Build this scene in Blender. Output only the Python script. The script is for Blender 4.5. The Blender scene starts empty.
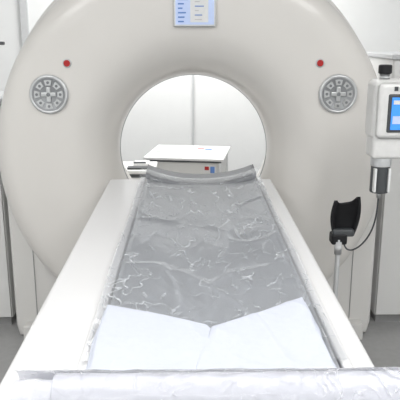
import bpy, bmesh, math, random
from mathutils import Vector, Matrix, noise
random.seed(3)
scene=bpy.context.scene
COL=scene.collection
try:
    scene.view_settings.view_transform='Standard'
except Exception: pass

# ---------------- materials
def mat(name,col,rough=.5,metal=0,bump=0,bscale=50,var=0.03,emit=0,coat=0,spec=.5):
    m=bpy.data.materials.new(name); m.use_nodes=True
    nt=m.node_tree; b=nt.nodes['Principled BSDF']
    b.inputs['Roughness'].default_value=rough; b.inputs['Metallic'].default_value=metal
    b.inputs['Specular IOR Level'].default_value=spec
    b.inputs['Coat Weight'].default_value=coat
    tc=nt.nodes.new('ShaderNodeTexCoord')
    n=nt.nodes.new('ShaderNodeTexNoise'); n.inputs['Scale'].default_value=bscale; n.inputs['Detail'].default_value=4
    nt.links.new(tc.outputs['Object'],n.inputs['Vector'])
    r=nt.nodes.new('ShaderNodeValToRGB')
    r.color_ramp.elements[0].position=.3; r.color_ramp.elements[1].position=.7
    r.color_ramp.elements[0].color=tuple(c*(1-var) for c in col)+(1,)
    r.color_ramp.elements[1].color=tuple(min(1,c*(1+var)) for c in col)+(1,)
    nt.links.new(n.outputs['Fac'],r.inputs['Fac']); nt.links.new(r.outputs['Color'],b.inputs['Base Color'])
    if bump:
        bp=nt.nodes.new('ShaderNodeBump'); bp.inputs['Strength'].default_value=bump; bp.inputs['Distance'].default_value=.01
        nt.links.new(n.outputs['Fac'],bp.inputs['Height']); nt.links.new(bp.outputs['Normal'],b.inputs['Normal'])
    if emit:
        b.inputs['Emission Color'].default_value=col+(1,); b.inputs['Emission Strength'].default_value=emit
    return m
M_gantry=mat('gantry_shell',(.70,.68,.65),.35,coat=.25,bscale=3,var=.01)
M_house=mat('housing_shell',(.72,.71,.69),.45,bscale=3,var=.01)
M_seam=mat('seam_grey',(.32,.32,.32),.6)
M_rim=mat('rim_grey',(.30,.31,.32),.5)
M_white=mat('table_white',(.745,.745,.75),.35,bscale=3,var=.01,coat=.2)
M_cradle=mat('cradle_grey',(.385,.40,.425),.45,var=.03,bscale=12)
M_pad=mat('pad_grey',(.27,.28,.30),.5,var=.04)
M_cloth=mat('cloth_white',(.60,.63,.715),.9,bump=.2,bscale=60,var=.015)
M_paper=mat('paper_white',(.74,.75,.80),.6,bump=.3,bscale=45,var=.02)
M_wall=mat('wall_paint',(.80,.81,.81),.7,bscale=8,var=.01)
M_trim=mat('trim_grey',(.55,.56,.57),.5)
M_ceil=mat('ceiling_white',(.88,.88,.88),.8)
M_floor=mat('floor_vinyl',(.40,.40,.40),.35,bscale=30,var=.05)
M_silver=mat('silver',(.62,.63,.64),.3,metal=.6)
M_bezel=mat('panel_grey',(.30,.31,.32),.35,metal=.3)
M_button=mat('button_grey',(.20,.21,.22),.4)
M_btnl=mat('button_light',(.74,.75,.75),.4)
M_black=mat('black_plastic',(.012,.012,.014),.5,spec=.3)
M_dark=mat('dark_grey',(.06,.065,.07),.45)
M_red=mat('red_lamp',(.42,.01,.01),.3)
M_inj=mat('injector_white',(.70,.70,.69),.35)
M_cab=mat('cabinet_white',(.72,.72,.71),.5,bscale=4,var=.01)
M_blue=mat('screen_blue',(.05,.26,.78),.2,emit=.5)
M_lblue=mat('screen_pale',(.50,.60,.85),.3,emit=.12)
M_mid=mat('label_blue',(.12,.25,.6),.4)
M_lamp=mat('lamp_diffuser',(1.,.99,.97),.5,emit=2.5)

def film(name,fac,crease,rough,scale,bstr,col,stretch=(1,1,1),rz=0,width=.022):
    m=bpy.data.materials.new(name); m.use_nodes=True; nt=m.node_tree; L=nt.links.new
    for n in list(nt.nodes): nt.nodes.remove(n)
    N=nt.nodes.new
    o=N('ShaderNodeOutputMaterial'); mx=N('ShaderNodeMixShader')
    t=N('ShaderNodeBsdfTransparent'); t.inputs['Color'].default_value=(1,1,1,1)
    p=N('ShaderNodeBsdfPrincipled'); p.inputs['Base Color'].default_value=col+(1,)
    p.inputs['Roughness'].default_value=rough; p.inputs['Specular IOR Level'].default_value=1
    tc=N('ShaderNodeTexCoord')
    masks=[]; heights=[]
    for (sc,ang,st) in ((scale,rz,stretch),(scale*1.7,-rz*1.3,stretch)):
        mp=N('ShaderNodeMapping'); mp.inputs['Scale'].default_value=st; mp.inputs['Rotation'].default_value=(0,0,ang)
        L(tc.outputs['Object'],mp.inputs['Vector'])
        n=N('ShaderNodeTexNoise'); n.inputs['Scale'].default_value=sc; n.inputs['Detail'].default_value=2; n.inputs['Distortion'].default_value=.7
        L(mp.outputs[0],n.inputs['Vector'])
        s=N('ShaderNodeMath'); s.operation='SUBTRACT'; s.inputs[1].default_value=.5; L(n.outputs['Fac'],s.inputs[0])
        a=N('ShaderNodeMath'); a.operation='ABSOLUTE'; L(s.outputs[0],a.inputs[0])
        rg=N('ShaderNodeMapRange'); rg.inputs['From Min'].default_value=0; rg.inputs['From Max'].default_value=width
        rg.inputs['To Min'].default_value=1; rg.inputs['To Max'].default_value=0; L(a.outputs[0],rg.inputs['Value'])
        n2=N('ShaderNodeTexNoise'); n2.inputs['Scale'].default_value=sc*.8; L(mp.outputs[0],n2.inputs['Vector'])
        g2=N('ShaderNodeMapRange'); g2.inputs['From Min'].default_value=.45; g2.inputs['From Max'].default_value=.7; L(n2.outputs['Fac'],g2.inputs['Value'])
        mu=N('ShaderNodeMath'); mu.operation='MULTIPLY'; L(rg.outputs[0],mu.inputs[0]); L(g2.outputs[0],mu.inputs[1])
        masks.append(mu); heights.append(n)
    mm=N('ShaderNodeMath'); mm.operation='MAXIMUM'; L(masks[0].outputs[0],mm.inputs[0]); L(masks[1].outputs[0],mm.inputs[1])
    hh=N('ShaderNodeMath'); hh.operation='ADD'; L(heights[0].outputs['Fac'],hh.inputs[0]); L(mm.outputs[0],hh.inputs[1])
    ad=N('ShaderNodeMath'); ad.operation='MULTIPLY_ADD'; ad.inputs[1].default_value=crease; ad.inputs[2].default_value=fac; L(mm.outputs[0],ad.inputs[0])
    b=N('ShaderNodeBump'); b.inputs['Strength'].default_value=bstr; b.inputs['Distance'].default_value=.01
    L(hh.outputs[0],b.inputs['Height']); L(b.outputs['Normal'],p.inputs['Normal'])
    fr=N('ShaderNodeFresnel'); fr.inputs['IOR'].default_value=1.45; L(b.outputs['Normal'],fr.inputs['Normal'])
    ad2=N('ShaderNodeMath'); ad2.operation='ADD'; ad2.use_clamp=True; L(ad.outputs[0],ad2.inputs[0]); L(fr.outputs[0],ad2.inputs[1])
    L(ad2.outputs[0],mx.inputs[0]); L(t.outputs[0],mx.inputs[1]); L(p.outputs[0],mx.inputs[2])
    L(mx.outputs[0],o.inputs['Surface'])
    return m
M_film=film('clear_plastic_film',.10,.5,.08,7,.45,(.85,.88,.93),stretch=(1.6,.7,1),rz=.5,width=.012)
M_wrap=film('roll_plastic_wrap',.08,.25,.12,10,.25,(.86,.87,.92))

# ---------------- helpers
def finish(name,bm,m,parent=None,smooth=True,mats=None,auto=None):
    me=bpy.data.meshes.new(name); bmesh.ops.recalc_face_normals(bm,faces=bm.faces)
    bm.to_mesh(me); bm.free()
    ob=bpy.data.objects.new(name,me); COL.objects.link(ob)
    for x in (mats or [m]): me.materials.append(x)
    for p in me.polygons: p.use_smooth=smooth
    if parent: ob.parent=parent
    return ob
def empty(name,loc=(0,0,0),rz=0):
    e=bpy.data.objects.new(name,None); COL.objects.link(e); e.empty_display_size=.1; e.location=loc; e.rotation_euler=(0,0,rz); return e
def box(name,c0,c1,m,parent=None,bev=.0,seg=3):
    bm=bmesh.new(); bmesh.ops.create_cube(bm,size=1)
    s=[c1[i]-c0[i] for i in range(3)]; c=[(c1[i]+c0[i])/2 for i in range(3)]
    for v in bm.verts: v.co=Vector([v.co[i]*s[i]+c[i] for i in range(3)])
    if bev: bmesh.ops.bevel(bm,geom=bm.edges[:],offset=bev,segments=seg,profile=.5,affect='EDGES')
    ob=finish(name,bm,m,parent,smooth=False)
    if bev:
        for p in ob.data.polygons: p.use_smooth=True
        mod=ob.modifiers.new('wn','WEIGHTED_NORMAL')
    return ob
def cyl(name,p0,p1,r0,m,parent=None,r1=None,seg=40,bev=.0):
    p0=Vector(p0);p1=Vector(p1); r1=r0 if r1 is None else r1
    bm=bmesh.new(); bmesh.ops.create_cone(bm,cap_ends=True,segments=seg,radius1=r0,radius2=r1,depth=(p1-p0).length)
    if bev:
        es=[e for e in bm.edges if abs(e.verts[0].co.z-e.verts[1].co.z)<1e-6]
        bmesh.ops.bevel(bm,geom=es,offset=bev,segments=3,profile=.5,affect='EDGES')
    q=Vector((0,0,1)).rotation_difference((p1-p0).normalized())
    bmesh.ops.transform(bm,matrix=Matrix.Translation((p0+p1)/2)@q.to_matrix().to_4x4(),verts=bm.verts)
    ob=finish(name,bm,m,parent)
    ob.modifiers.new('wn','WEIGHTED_NORMAL')
    return ob
def lathe(name,prof,cx,cz,m,parent=None,seg=128,closed=False):
    bm=bmesh.new(); rings=[]
    for r,y in prof:
        rings.append([bm.verts.new((cx+r*math.cos(2*math.pi*i/seg),y,cz+r*math.sin(2*math.pi*i/seg))) for i in range(seg)])
    n=len(rings)
    for k in range(n if closed else n-1):
        a=rings[k];b=rings[(k+1)%n]
        for i in range(seg):
            j=(i+1)%seg; bm.faces.new((a[i],a[j],b[j],b[i]))
    return finish(name,bm,m,parent)
def tube(name,pts,r,m,parent=None):
    cu=bpy.data.curves.new(name,'CURVE'); cu.dimensions='3D'; cu.bevel_depth=r; cu.bevel_resolution=4
    s=cu.splines.new('NURBS'); s.points.add(len(pts)-1)
    for p,q in zip(s.points,pts): p.co=(*q,1)
    s.use_endpoint_u=True; s.order_u=4; s.resolution_u=12
    ob=bpy.data.objects.new(name,cu); COL.objects.link(ob); cu.materials.append(m)
    if parent: ob.parent=parent
    return ob
def catmull(pts,n=6):
    out=[]
    P=[pts[0]]+list(pts)+[pts[-1]]
    for i in range(1,len(P)-2):
        for k in range(n):
            t=k/n
            out.append(tuple(.5*((2*P[i][d])+(-P[i-1][d]+P[i+1][d])*t+(2*P[i-1][d]-5*P[i][d]+4*P[i+1][d]-P[i+2][d])*t*t+(-P[i-1][d]+3*P[i][d]-3*P[i+1][d]+P[i+2][d])*t**3) for d in range(len(pts[0]))))
    out.append(tuple(pts[-1])); return out

# ---------------- room
X0,X1,Y0,Y1,ZC=-2.6,2.6,-2.2,5.5,2.8
box('floor',(X0,Y0,-.1),(X1,Y1,0),M_floor)
box('ceiling',(X0,Y0,ZC),(X1,Y1,ZC+.1),M_ceil)
box('wall_back',(X0,Y1,0),(X1,Y1+.1,ZC),M_wall)
box('wall_front',(X0,Y0-.1,0),(X1,Y0,ZC),M_wall)
box('wall_left',(X0-.1,Y0,0),(X0,Y1,ZC),M_wall)
box('wall_right',(X1,Y0,0),(X1+.1,Y1,ZC),M_wall)
box('baseboard_back',(X0,Y1-.015,0),(X1,Y1,.1),M_trim)
box('trim_1',(.02,Y1-.02,.1),(.035,Y1,ZC),M_trim)
box('trim_2',(-1.40,Y1-.03,.1),(-1.34,Y1,ZC),M_trim)

# ---------------- gantry
GX,GZ=.017,1.06
g=empty('ct_scanner')
prof=[(.62,3.72),(.5,3.71),(.44,3.64),(.415,3.5),(.39,3.34),(.378,3.24),(.385,3.17),(.41,3.10),(.45,3.045),(.50,3.005),(.55,2.98),(.60,2.968),(.66,2.962),(.74,2.962),(.83,2.966),(.89,2.98),(.93,3.01),(.953,3.06),(.958,3.14),(.953,3.24),(.92,3.28)]
lathe('gantry_ring',catmull(prof,4),GX,GZ,M_gantry,g,seg=160)
def ringline(name,r,y,t,m,seg=128):
    prof=[(r+t*math.cos(a),y+t*math.sin(a)) for a in [i*math.pi/4 for i in range(8)]]
    return lathe(name,prof,GX,GZ,m,g,seg=seg,closed=True)
ringline('bore_rim',.379,3.235,.004,M_rim)
# housing
bm=bmesh.new(); N=160; hw=.985; R=.985
yf,yb=3.22,3.70
def outer(a,hw):
    c,s=math.cos(a),math.sin(a)
    if s>=0: return (hw*c,hw*s*1.03)
    zb=GZ-.01
    t=min(hw/abs(c) if abs(c)>1e-6 else 1e9, zb/abs(s))
    return (c*t,s*t)
rings=[]
for (ins,y,inner) in [(None,yf,True),(.03,yf,False),(.008,yf+.01,False),(0,yf+.035,False),(0,yb-.03,False),(.03,yb,False),(None,yb,True)]:
    row=[]
    for i in range(N):
        a=2*math.pi*i/N
        if inner: x,z=.62*math.cos(a),.62*math.sin(a)
        else:
            x,z=outer(a,hw); l=math.hypot(x,z); x*= (l-ins)/l; z*=(l-ins)/l
        row.append(bm.verts.new((GX+x,y,GZ+z)))
    rings.append(row)
for a,b in zip(rings,rings[1:]):
    for i in range(N):
        j=(i+1)%N; bm.faces.new((a[i],a[j],b[j],b[i]))
hs=finish('rear_housing',bm,M_house,g); hs.modifiers.new('wn','WEIGHTED_NORMAL')
box('base_plinth',(GX-.93,3.16,.0),(GX+.93,3.6,.10),M_house,g,bev=.01)
for sx in (-1,1):
    x=GX+sx*.86
    box('housing_seam_'+('l' if sx<0 else 'r'),(x-.002,3.216,.11),(x+.002,3.222,.75),M_seam,g)
# control panels
def panel(nm,x,z):
    y=2.962
    lathe(nm+'_bezel',[(.0,y-.010),(.066,y-.010),(.070,y-.013),(.080,y-.013),(.086,y-.008),(.088,y+.004)],x,z,M_bezel,g,seg=64)
    lathe(nm+'_rim',[(.076,y-.0125),(.079,y-.0165),(.087,y-.014),(.0905,y-.004)],x,z,M_silver,g,seg=64)
    for i in range(8):
        a0=2*math.pi*(i-.34)/8; a1=2*math.pi*(i+.34)/8
        bm=bmesh.new()
        pts=[(.042,a0),(.066,a0)]+[(.066,a0+(a1-a0)*k/5) for k in range(1,5)]+[(.066,a1),(.042,a1)]+[(.042,a1+(a0-a1)*k/5) for k in range(1,5)]
        f=[bm.verts.new((x+r*math.cos(a),y-.016,z+r*math.sin(a))) for r,a in pts]
        b=[bm.verts.new((x+r*math.cos(a),y-.008,z+r*math.sin(a))) for r,a in pts]
        bm.faces.new(f)
        for k in range(len(f)):
            j=(k+1)%len(f); bm.faces.new((f[k],f[j],b[j],b[k]))
        finish(nm+'_key_%d'%i,bm,M_silver,g,smooth=False)
        a=(a0+a1)/2
        cyl(nm+'_mark_%d'%i,(x+.054*math.cos(a),y-.0175,z+.054*math.sin(a)),(x+.054*math.cos(a),y-.015,z+.054*math.sin(a)),.0065,M_button,g,seg=12)
    box(nm+'_cross_h',(x-.034,y-.018,z-.010),(x+.034,y-.009,z+.010),M_silver,g,bev=.004)
    box(nm+'_cross_v',(x-.010,y-.019,z-.034),(x+.010,y-.009,z+.034),M_silver,g,bev=.004)
    cyl(nm+'_cross_hub',(x,y-.021,z),(x,y-.010,z),.009,M_button,g,seg=20)
panel('panel_a',-.650,1.365); panel('panel_b',.687,1.365)
for i,x in enumerate((-.560,.597)):
    cyl('status_lamp_%d'%i,(x,2.952,1.505),(x,2.97,1.505),.0155,M_red,g,bev=.003)
    lathe('lamp_collar_%d'%i,[(.015,2.954),(.019,2.956),(.021,2.966)],x,1.505,M_trim,g,seg=32)
# gantry display
dx=.023
box('display_frame',(dx-.095,2.945,1.665),(dx+.095,2.975,1.86),M_silver,g,bev=.006)
box('display_screen',(dx-.086,2.942,1.675),(dx+.086,2.95,1.85),M_lblue,g)
box('display_window',(dx-.02,2.941,1.685),(dx+.06,2.944,1.80),M_btnl,g)
for i in range(8):
    zz=1.685+i*.019
    box('display_line',(dx-.075,2.940,zz),(dx-.075+random.uniform(.02,.045),2.944,zz+.006),M_mid,g)
    if i<6: box('display_line',(dx+.0,2.939,zz+.01),(dx+random.uniform(.015,.045),2.943,zz+.014),M_mid if i%2 else M_trim,g)
box('cable_clip',(-.885,3.02,1.585),(-.86,3.05,1.60),M_dark,g,bev=.003)

# ---------------- patient table
t=empty('patient_table')
TZ=.96
CL,CR=-.206,.309
YN,YF=.86,2.98
box('table_rail_l',(-.388,YN,TZ-.13),(CL-.006,YF,TZ),M_white,t,bev=.014)
box('table_rail_r',(CR+.006,YN,TZ-.13),(.392,YF,TZ),M_white,t,bev=.014)
box('rail_lip_l',(CL-.032,YN+.02,TZ-.005),(CL-.006,YF-.01,TZ+.010),M_white,t,bev=.0045)
box('rail_lip_r',(CR+.006,YN+.02,TZ-.005),(CR+.028,YF-.01,TZ+.010),M_white,t,bev=.0045)
box('table_core',(-.37,YN+.01,TZ-.15),(.375,YF-.01,TZ-.045),M_white,t,bev=.01)
box('table_underframe',(-.30,YN+.1,TZ-.25),(.30,2.9,TZ-.14),M_trim,t,bev=.02)
box('pedestal_column',(-.24,1.5,.12),(.24,2.75,TZ-.2),M_house,t,bev=.03)
box('pedestal_foot',(-.33,1.1,0),(.33,2.9,.14),M_house,t,bev=.03)
def cradle(name,y0,y1,x0,x1,zf,thick,m,ny=40,nx=24):
    bm=bmesh.new(); T=[];B=[]
    for j in range(ny+1):
        y=y0+(y1-y0)*j/ny; a=[];b=[]
        for i in range(nx+1):
            u=-1+2*i/nx; x=(x0+x1)/2+(x1-x0)/2*u
            z=zf(u,y); a.append(bm.verts.new((x,y,z))); b.append(bm.verts.new((x,y,z-thick)))
        T.append(a);B.append(b)
    for j in range(ny):
        for i in range(nx):
            bm.faces.new((T[j][i],T[j][i+1],T[j+1][i+1],T[j+1][i])); bm.faces.new((B[j][i],B[j+1][i],B[j+1][i+1],B[j][i+1]))
        bm.faces.new((T[j][0],T[j+1][0],B[j+1][0],B[j][0])); bm.faces.new((T[j][nx],B[j][nx],B[j+1][nx],T[j+1][nx]))
    for i in range(nx):
        bm.faces.new((T[0][i],B[0][i],B[0][i+1],T[0][i+1])); bm.faces.new((T[ny][i],T[ny][i+1],B[ny][i+1],B[ny][i]))
    ob=finish(name,bm,m,parent=t); ob.modifiers.new('wn','WEIGHTED_NORMAL'); return ob
cz=lambda u,y: TZ-.022+.03*abs(u)**2.5
pz=lambda u,y: TZ-.016+.050*abs(u)**2.2+.012*(y-2.93)/.17
cradle('cradle_tray',YN+.02,3.0,CL,CR,cz,.018,M_cradle)
cradle('head_pad',2.93,3.10,CL-.004,CR+.004,pz,.022,M_pad,ny=8)
# plastic film
bm=bmesh.new(); nx,ny=150,320; G=[]
def ridge(v): return max(0,1-abs(noise.noise(v))*3.2)
for j in range(ny+1):
    y=1.20+(3.00-1.20)*j/ny; row=[]
    for i in range(nx+1):
        s=i/nx; w0=CL-.028+.004*math.sin(y*6); w1=CR+.022+.003*math.sin(y*7+1)
        x=w0+(w1-w0)*s; u=max(-1.0,min(1.0,(x-(CL+CR)/2)/((CR-CL)/2)))
        base=cz(u,y)+.005
        if abs(u)>.965: base=max(base,TZ+.0145)
        if y>2.86:
            k=min(1,(y-2.86)/.07); base=base*(1-k)+k*max(base,pz(u,y)+.006)
        w=Vector((noise.noise(Vector((x*4,y*3,0))),noise.noise(Vector((x*4+7,y*3+3,1))),0))
        c1=ridge(Vector((x*4.5+y*1.5,y*.8-x*1.4,0))+w*.5)**3
        c2=ridge(Vector((x*3-y*3.2,y*1.2+x*1.1,4))+w*.5)**4
        c3=ridge(Vector((x*11+y*2,y*3.5-x*3,9))+w*.8)**2*max(0,noise.noise(Vector((x*3,y*3,8)))+.25)
        amp=(1 if abs(u)<.96 else .15)*(1 if y<2.85 else .25)
        z=base+amp*(.0035*c1+.0035*c2+.0025*c3+.0025*noise.noise(Vector((x*4,y*4,6))))
        row.append(bm.verts.new((x,y,z)))
    G.append(row)
for j in range(ny):
    for i in range(nx): bm.faces.new((G[j][i],G[j][i+1],G[j+1][i+1],G[j+1][i]))
pf=finish('plastic_film',bm,M_film,t)

# ---------------- folded cloth
fc=empty('folded_sheet')
def clothlayer(name,outline,z0,th,amp,seed):
    bm=bmesh.new(); n=80; nl,nr,fr,fl=[Vector((*p,0)) for p in outline]
    T=[];B=[]
    for j in range(n+1):
        v=j/n; a=[];b=[]
        for i in range(n+1):
            u=i/n
            p=(nl*(1-u)+nr*u)*(1-v)+(fl*(1-u)+fr*u)*v
            e=min(u,1-u,v,1-v)
            rd=th*.5*(1-math.sqrt(max(0,1-(1-min(1,e/.05))**2)))
            wv=noise.noise(Vector((p.x*5,p.y*5,seed)))
            d=amp*noise.noise(Vector((p.x*7+seed,p.y*7,0)))
            d+=amp*.8*max(0,1-abs(noise.noise(Vector((p.x*4+p.y*5+seed+wv*.5,p.y*2-p.x*4,3))))*2.6)**2
            wx=.007*noise.noise(Vector((p.x*9,p.y*9,seed))); wy=.007*noise.noise(Vector((p.x*9,p.y*9,seed+20)))
            a.append(bm.verts.new((p.x+wx,p.y+wy,z0+th-rd+d*min(1,e/.1+.25)))); b.append(bm.verts.new((p.x+wx,p.y+wy,z0+rd)))
        T.append(a);B.append(b)
    for j in range(n):
        for i in range(n):
            bm.faces.new((T[j][i],T[j][i+1],T[j+1][i+1],T[j+1][i])); bm.faces.new((B[j][i],B[j+1][i],B[j+1][i+1],B[j][i+1]))
        bm.faces.new((T[j][0],T[j+1][0],B[j+1][0],B[j][0])); bm.faces.new((T[j][n],B[j][n],B[j+1][n],T[j+1][n]))
    for i in range(n):
        bm.faces.new((T[0][i],B[0][i],B[0][i+1],T[0][i+1])); bm.faces.new((T[n][i],T[n][i+1],B[n][i+1],B[n][i]))
    return finish(name,bm,M_cloth,fc)
z=TZ+.012
for k in range(4):
    o=.005*k; s=(-1)**k*.005; top=(k==3)
    clothlayer('leaf_l%d'%k,[(-.214+o+s,1.09),(.13,1.07),(.055-o,1.295+.004*k),(-.212+o+s,1.430-.005*k)],z+k*.0095,.0085,.006 if top else .003,k*3.1)
    clothlayer('leaf_r%d'%k,[(.0,1.075),(.292-o-s,1.10),(.288-o-s,1.470-.006*k),(.03+o,1.285)],z+.002+k*.0095,.0085,.006 if top else .003,k*2.3+9)

# ---------------- wrapped paper roll
pr=empty('paper_roll')
def rollmesh(name,x0,x1,y,z,r,amp,m,nx=160,na=72,sc=20,cap=True):
    bm=bmesh.new(); R=[]
    for i in range(nx+1):
        x=x0+(x1-x0)*i/nx; row=[]
        for k in range(na):
            a=2*math.pi*k/na
            p=Vector((x*sc,math.cos(a)*1.6,math.sin(a)*1.6))
            d=amp*(1-2*abs(noise.noise(p)))+amp*.5*noise.noise(p*2.3)
            row.append(bm.verts.new((x,y+(r+d)*math.cos(a),z+(r+d)*math.sin(a))))
        R.append(row)
    for i in range(nx):
        for k in range(na):
            j=(k+1)%na; bm.faces.new((R[i][k],R[i][j],R[i+1][j],R[i+1][k]))
    if cap: bm.faces.new(R[0]); bm.faces.new(R[-1])
    return finish(name,bm,m,pr)
rollmesh('roll_body',-.24,.46,.995,TZ+.052,.046,.0010,M_paper)
rollmesh('roll_wrap',-.315,.47,.995,TZ+.0545,.0490,.0016,M_wrap,sc=16,cap=False)
rollmesh('roll_core',-.312,.465,.995,TZ+.052,.034,0.001,M_paper,nx=20)

# ---------------- contrast injector
inj=empty('contrast_injector')
iy=2.45; D=-.030; Z=-.035
box('injector_head',(.742+D,iy,1.262+Z),(.98+D,iy+.13,1.50+Z),M_inj,inj,bev=.028,seg=5)
box('injector_front',(.752+D,iy-.02,1.275+Z),(.97+D,iy+.01,1.49+Z),M_inj,inj,bev=.02,seg=5)
box('screen_bezel',(.790+D,iy-.026,1.30+Z),(.96+D,iy-.012,1.448+Z),M_dark,inj,bev=.006)
box('screen',(.802+D,iy-.030,1.312+Z),(.950+D,iy-.024,1.436+Z),M_blue,inj)
box('screen_bar',(.808+D,iy-.033,1.410+Z),(.944+D,iy-.029,1.425+Z),M_btnl,inj)
box('screen_bar',(.808+D,iy-.033,1.335+Z),(.85+D,iy-.029,1.365+Z),M_lblue,inj)
for i in range(5):
    box('brand_mark',(.81+i*.022+D,iy-.023,1.460+Z),(.824+i*.022+D,iy-.019,1.476+Z),M_dark,inj)
cyl('knob_stem',(.79+D,iy+.05,1.49+Z),(.79+D,iy+.05,1.525+Z),.02,M_silver,inj)
cyl('knob',(.79+D,iy+.05,1.52+Z),(.79+D,iy+.05,1.555+Z),.026,M_black,inj,bev=.006)
box('head_step',(.748+D,iy+.0,1.19+Z),(.90+D,iy+.11,1.29+Z),M_inj,inj,bev=.015)
cyl('syringe_collar',(.80+D,iy+.05,1.155+Z),(.80+D,iy+.05,1.20+Z),.042,M_silver,inj,bev=.004)
cyl('syringe_sleeve',(.80+D,iy+.05,1.045+Z),(.80+D,iy+.05,1.16+Z),.038,M_dark,inj,bev=.006)
box('sleeve_band_l',(.766+D,iy+.006,1.055+Z),(.774+D,iy+.03,1.15+Z),M_btnl,inj)
box('sleeve_band_r',(.822+D,iy+.006,1.055+Z),(.830+D,iy+.03,1.15+Z),M_btnl,inj)
cyl('syringe_tip',(.80+D,iy+.05,1.02+Z),(.80+D,iy+.05,1.05+Z),.008,M_silver,inj)
box('support_arm',(.92,iy+.04,1.34+Z),(1.12,iy+.10,1.40+Z),M_inj,inj,bev=.015)
cyl('column',(1.09,iy+.07,.06),(1.09,iy+.07,1.40),.026,M_silver,inj)
for k in range(5):
    a=k*2*math.pi/5+.3
    e=Vector((1.09+.24*math.cos(a),iy+.07+.24*math.sin(a),.075))
    cyl('leg_%d'%k,(1.09,iy+.07,.09),e,.018,M_inj,inj,r1=.012)
    cyl('castor_%d'%k,e+Vector((-.012,0,-.048)),e+Vector((.012,0,-.048)),.027,M_black,inj,bev=.003)
tube('tubing',[(.80+D,iy+.05,.99),(.80+D,iy+.05,.91),(.77,iy+.1,.81),(.71,iy+.15,.71),(.67,iy+.17,.72),(.665,iy+.17,.78)],.0035,M_dark,inj)

# ---------------- arm support on pole
ar=empty('arm_support')
ax,ay,az=.664,2.62,-.022
cyl('pole',(ax-.018,ay,.03),(ax-.018,ay,.79+az),.011,M_silver,ar)
cyl('pole_collar',(ax-.018,ay,.70),(ax-.018,ay,.78+az),.016,M_trim,ar)
cyl('pole_base',(ax-.018,ay,0),(ax-.018,ay,.03),.15,M_trim,ar,r1=.13,bev=.005)
bm=bmesh.new(); n=24; m_=14; A=[];B=[]
for j in range(m_+1):
    v=j/m_; a=[];b=[]
    r=.046+.014*math.sin(v*math.pi*1.0)+.010*v
    for i in range(n+1):
        th=math.radians(185+ 170*i/n)
        zz=az+.80+.150*v + (.028*abs(math.cos(th))**3*v)+ .008*math.cos(th)*v
        off=.03*v
        cx=ax+.006; cy=ay+.01
        a.append(bm.verts.new((cx+r*math.cos(th),cy-r*math.sin(th)*.8-off+.0,zz)))
        b.append(bm.verts.new((cx+(r-.014)*math.cos(th),cy-(r-.014)*math.sin(th)*.8-off,zz)))
    A.append(a);B.append(b)
for j in range(m_):
    for i in range(n):
        bm.faces.new((A[j][i],A[j][i+1],A[j+1][i+1],A[j+1][i])); bm.faces.new((B[j][i],B[j+1][i],B[j+1][i+1],B[j][i+1]))
    bm.faces.new((A[j][0],A[j+1][0],B[j+1][0],B[j][0])); bm.faces.new((A[j][n],B[j][n],B[j+1][n],A[j+1][n]))
for i in range(n):
    bm.faces.new((A[0][i],B[0][i],B[0][i+1],A[0][i+1])); bm.faces.new((A[m_][i],A[m_][i+1],B[m_][i+1],B[m_][i]))
finish('arm_cup',bm,M_black,ar)
box('cup_mount',(ax-.05,ay-.01,.765+az),(ax+.02,ay+.05,.815+az),M_black,ar,bev=.01)
box('cup_strap',(ax-.045,ay-.005,.80+az),(ax+.05,ay+.03,.835+az),M_dark,ar,bev=.01)

# ---------------- cabinets beside gantry
def cabinet(name,x0,x1,y0,y1,h,splits):
    c=empty(name)
    box('carcass',(x0,y0+.02,.06),(x1,y1,h-.02),M_cab,c,bev=.004)
    box('plinth',(x0+.02,y0+.05,0),(x1-.02,y1-.02,.06),M_seam,c)
    box('top',(x0-.01,y0,h-.025),(x1+.01,y1,h),M_trim,c,bev=.004)
    for i,(a,b) in enumerate(splits):
        box('door_panel_%d'%i,(a+.004,y0,.07),(b-.004,y0+.02,h-.03),M_cab,c,bev=.003)
        box('handle_%d'%i,(b-.05 if x0>0 else a+.035,y0-.02,h*.6),(b-.035 if x0>0 else a+.05,y0+.0,h*.6+.12),M_silver,c,bev=.003)
cabinet('storage_cabinet',1.06,2.1,3.34,3.85,1.53,[(1.06,1.58),(1.58,2.1)])
cabinet('storage_cabinet.001',-2.1,-1.02,3.34,3.85,1.30,[(-2.1,-1.56),(-1.56,-1.02)])

# ---------------- things behind the bore
ct=empty('utility_cart',(-.01,4.60,0),math.radians(-9))
hx,hy=.285,.26
zt=-.015
box('cart_top',(-hx,-hy,.790+zt),(hx,hy,.81+zt),M_white,ct,bev=.006)
box('cart_shelf',(-hx+.01,-hy+.02,.20),(hx-.01,-hy+.02+.4,.22),M_cab,ct,bev=.005)
box('cart_body',(-hx+.03,-hy+.03,.4),(hx-.03,hy-.03,.775+zt),M_cab,ct,bev=.006)
box('cart_top_shade',(-hx+.02,-hy+.02,.776+zt),(hx-.02,hy-.02,.792+zt),M_dark,ct)  # dark slab standing in for the shade beneath the cart top
for i,(x,y) in enumerate(((-hx+.03,-hy+.03),(hx-.03,-hy+.03),(-hx+.03,hy-.03),(hx-.03,hy-.03))):
    cyl('cart_leg_%d'%i,(x,y,.05),(x,y,.76),.013,M_silver,ct)
    cyl('cart_wheel_%d'%i,(x-.012,y,.03),(x+.012,y,.03),.03,M_black,ct)
q=.81+zt
box('cart_label',(.04,.04,q),(.17,.14,q+.0015),M_btnl,ct)
box('cart_label_red',(.05,.10,q+.0015),(.10,.13,q+.0025),M_red,ct)
box('cart_label_blue',(.11,.06,q+.0015),(.16,.12,q+.0025),M_mid,ct)
box('front_label',(.14,-hy+.022,.685),(.23,-hy+.032,.745),M_btnl,ct)
box('front_label_red',(.15,-hy+.018,.71),(.18,-hy+.023,.735),M_red,ct)
box('front_label_blue',(.19,-hy+.018,.69),(.22,-hy+.023,.735),M_mid,ct)
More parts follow.
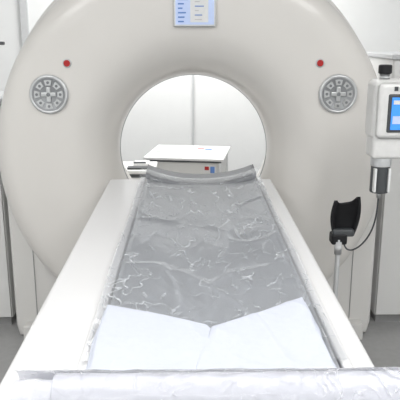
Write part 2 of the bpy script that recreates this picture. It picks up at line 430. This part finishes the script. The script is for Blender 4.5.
box('paper_sheet',(-hx+.05,-.05,q),(-.06,.14,q+.006),M_btnl,ct,bev=.002)
kb=empty('instrument_trolley')
hz=.065
box('device_body',(-.46,3.92,.0),(-.24,4.20,.69+hz),M_cab,kb,bev=.015)
box('device_top',(-.47,3.91,.71+hz),(-.22,4.21,.735+hz),M_cab,kb,bev=.008)
box('device_gap',(-.45,3.925,.685+hz),(-.24,4.19,.712+hz),M_dark,kb)
box('device_keys',(-.40,3.94,.735+hz),(-.27,4.0,.747+hz),M_dark,kb,bev=.002)
box('device_papers',(-.37,4.05,.735+hz),(-.27,4.17,.75+hz),M_white,kb,bev=.002)
box('device_screen_strip',(-.37,4.06,.75+hz),(-.29,4.08,.758+hz),M_dark,kb)

# ---------------- ceiling lights
def ceil_light(name,x,y,sx,sy,e):
    p=empty(name)
    box('lamp_frame',(x-sx/2-.03,y-sy/2-.03,ZC-.03),(x+sx/2+.03,y+sy/2+.03,ZC-.001),M_white,p)
    box('lamp_diffuser',(x-sx/2,y-sy/2,ZC-.036),(x+sx/2,y+sy/2,ZC-.028),M_lamp,p)
    l=bpy.data.lights.new(name+'_light','AREA'); l.shape='RECTANGLE'; l.size=sx; l.size_y=sy; l.energy=e; l.color=(1,.995,.985)
    o=bpy.data.objects.new(name+'_light',l); COL.objects.link(o); o.location=(x,y,ZC-.045); o.parent=p
ceil_light('ceiling_light',-1.4,.8,1.0,1.4,24)
ceil_light('ceiling_light.001',1.4,.8,1.0,1.4,24)
ceil_light('ceiling_light.002',0,-1.2,1.6,1.0,36)
ceil_light('ceiling_light.003',0,4.6,1.6,.8,50)
w=bpy.data.worlds.new('World'); scene.world=w; w.use_nodes=True
w.node_tree.nodes['Background'].inputs[0].default_value=(.9,.93,1,1); w.node_tree.nodes['Background'].inputs[1].default_value=.3

cam=bpy.data.cameras.new('camera'); cam.lens=57; cam.sensor_width=36
co=bpy.data.objects.new('camera',cam); COL.objects.link(co)
co.location=(0,0,1.64); co.rotation_euler=(math.radians(90-14.8),0,math.radians(-.9))
scene.camera=co
